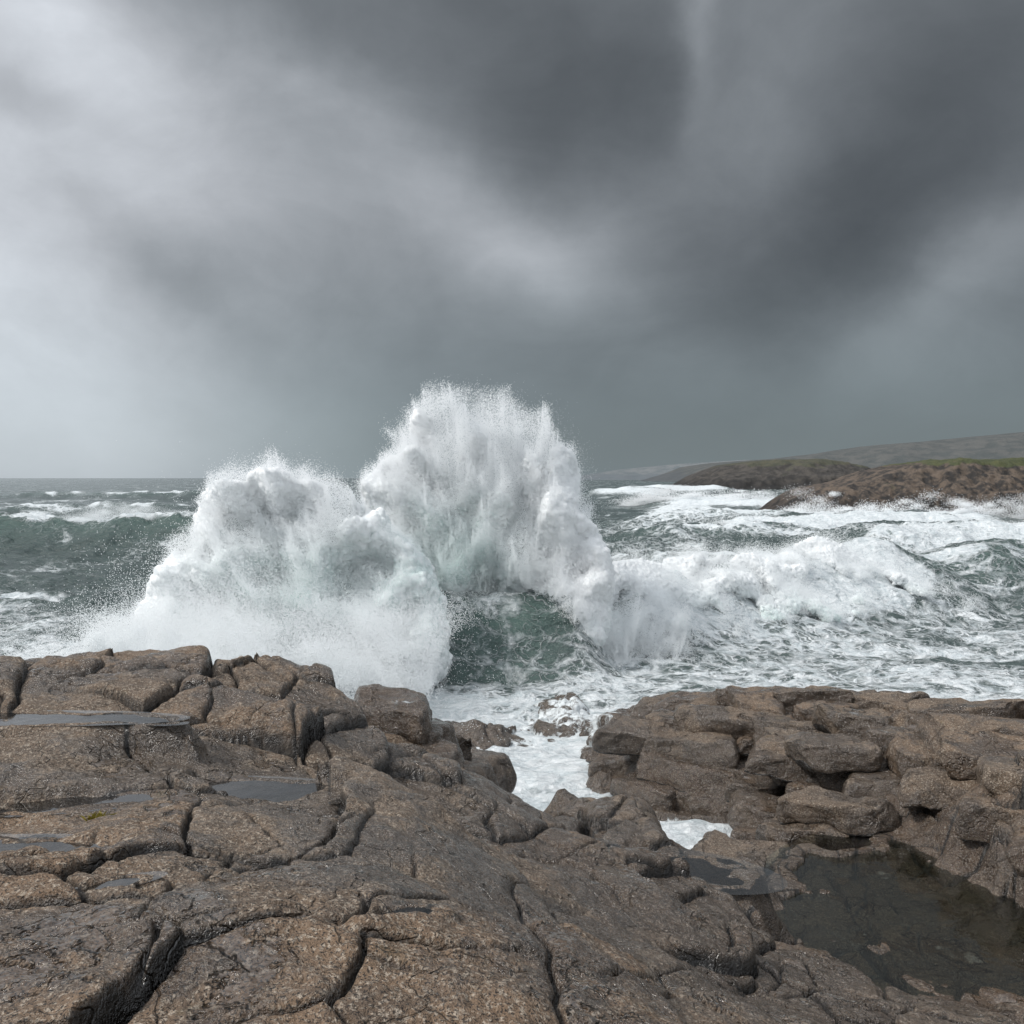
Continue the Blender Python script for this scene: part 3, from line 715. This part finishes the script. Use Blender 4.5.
# ---------------------------------------------------------------- sky
SUN_EL=math.radians(46); SUN_AZ=math.radians(-110)
w=bpy.data.worlds.new('World'); scene.world=w; w.use_nodes=True
t=NT(w.node_tree); bg=t.n['Background']
tc=t.node('ShaderNodeTexCoord'); d0=t.vmath('NORMALIZE',tc.outputs['Generated'])
sky=t.node('ShaderNodeTexSky',sky_type='NISHITA'); sky.sun_disc=False; sky.sun_elevation=SUN_EL; sky.sun_rotation=SUN_AZ
nz=t.vmath('SUBTRACT',t.noise(d0,1.7,3,.5,0,1),(.5,.5,.5)); nz2=t.vmath('SUBTRACT',t.noise(d0,5.5,6,.56,0,1),(.5,.5,.5))
d=t.vmath('ADD',d0,t.vmath('ADD',t.scale(nz,.12),t.scale(nz2,.10)))
def blob(px,py,rx,ry,rot,a):
    b_=DIR(px,py); up=np.array([0,0,1.0]); e1=np.cross(b_,up); e1/=np.linalg.norm(e1); e2=np.cross(e1,b_)
    c_,s_=math.cos(rot),math.sin(rot); f1=e1*c_+e2*s_; f2=-e1*s_+e2*c_
    dl=t.vmath('SUBTRACT',d,tuple(b_))
    p=t.vmath('DOT_PRODUCT',dl,tuple(f1/(rx/F)),out=1); q_=t.vmath('DOT_PRODUCT',dl,tuple(f2/(ry/F)),out=1); k=t.vmath('DOT_PRODUCT',dl,tuple(b_/.8),out=1)
    s=t.math('ADD',t.math('ADD',t.math('MULTIPLY',p,p),t.math('MULTIPLY',q_,q_)),t.math('MULTIPLY',k,k))
    return t.math('MULTIPLY',t.math('EXPONENT',t.math('MULTIPLY',s,-1.0)),a)
blobs=[(0,60,220,230,0,.42),(150,140,170,90,-.6,.34),(20,300,160,110,-.3,.34),(160,265,90,30,-.5,-.36),(30,112,60,22,-.2,-.28),
 (20,440,280,90,0,.42),(520,20,230,100,-.2,-.56),(590,130,115,55,.3,-.44),(300,30,150,60,-.4,-.28),
 (790,245,170,80,.3,-.60),(900,150,130,110,0,-.22),(712,40,18,75,-.12,.48),(755,100,55,120,0,.30),(430,170,190,45,-.62,.42),(560,265,120,40,-.4,.14),
 (1000,40,130,130,0,-.42),(850,50,80,60,0,.12),(990,255,110,34,.5,.40),(970,330,140,50,.2,.14),(540,430,260,80,0,-.18),(880,430,220,60,0,-.10),(340,300,150,60,-.5,-.14),(60,30,60,40,-.5,.10),(640,330,160,50,0,-.06)]
acc=None
for bl in blobs:
    v=blob(*bl); acc=v if acc is None else t.math('ADD',acc,v)
sep=t.node('ShaderNodeSeparateXYZ'); t.l.new(d0,sep.inputs[0])
basev=t.map(sep.outputs[0],-.5,.5,math.log(.325),math.log(.198),False)
det=t.math('MULTIPLY',t.math('SUBTRACT',t.noise(t.vmath('MULTIPLY',d0,(1,1,2.0)),3.2,7,.58,.5),.5),.75)
det2=t.math('MULTIPLY',t.math('SUBTRACT',t.noise(t.vmath('MULTIPLY',d,(1,1,1.4)),8,7,.56,.3),.5),.45)
det=t.math('MULTIPLY',t.math('ADD',det,det2),t.map(sep.outputs[2],.0,.22,.2,1.0))
lum=t.math('EXPONENT',t.math('ADD',t.math('ADD',basev,acc),det))
over=t.map(sep.outputs[2],.50,.85,0,.75)
back=t.map(sep.outputs[1],.3,-.6,0,.28)
lum=t.math('ADD',lum,t.math('ADD',over,back))
lumn=t.map(lum,.06,.45,0,1,False)
tintc=t.mix(lumn,c4(.90,1.0,1.08),c4(.95,1.0,1.07))
tintc=t.mix(t.math('MULTIPLY',t.map(sep.outputs[2],.0,.28,1,0),t.map(sep.outputs[0],-.45,-.05,.35,1)),tintc,c4(.83,1.01,1.09))
colr=t.scale(tintc,lum)
nish=t.scale(sky.outputs[0],.004)
t.l.new(t.vmath('ADD',colr,nish),bg.inputs['Color']); bg.inputs['Strength'].default_value=1.0

sl=bpy.data.lights.new('sun','SUN'); sl.energy=2.7; sl.angle=math.radians(11); sl.color=(1,.965,.92)
so=bpy.data.objects.new('sun',sl); scene.collection.objects.link(so)
from mathutils import Vector
sd=Vector((math.sin(SUN_AZ)*math.cos(SUN_EL),math.cos(SUN_AZ)*math.cos(SUN_EL),math.sin(SUN_EL)))
so.rotation_euler=sd.to_track_quat('Z','Y').to_euler()

cam=bpy.data.cameras.new('camera'); cam.sensor_width=36; cam.lens=36*F/1024; cam.clip_end=100000; cam.clip_start=.05
co=bpy.data.objects.new('camera',cam); co.location=(0,0,CAMZ); co.rotation_euler=(math.radians(90)-PITCH,0,0)
scene.collection.objects.link(co); scene.camera=co
scene.view_settings.view_transform='Standard'; scene.view_settings.look='None'; scene.view_settings.exposure=0
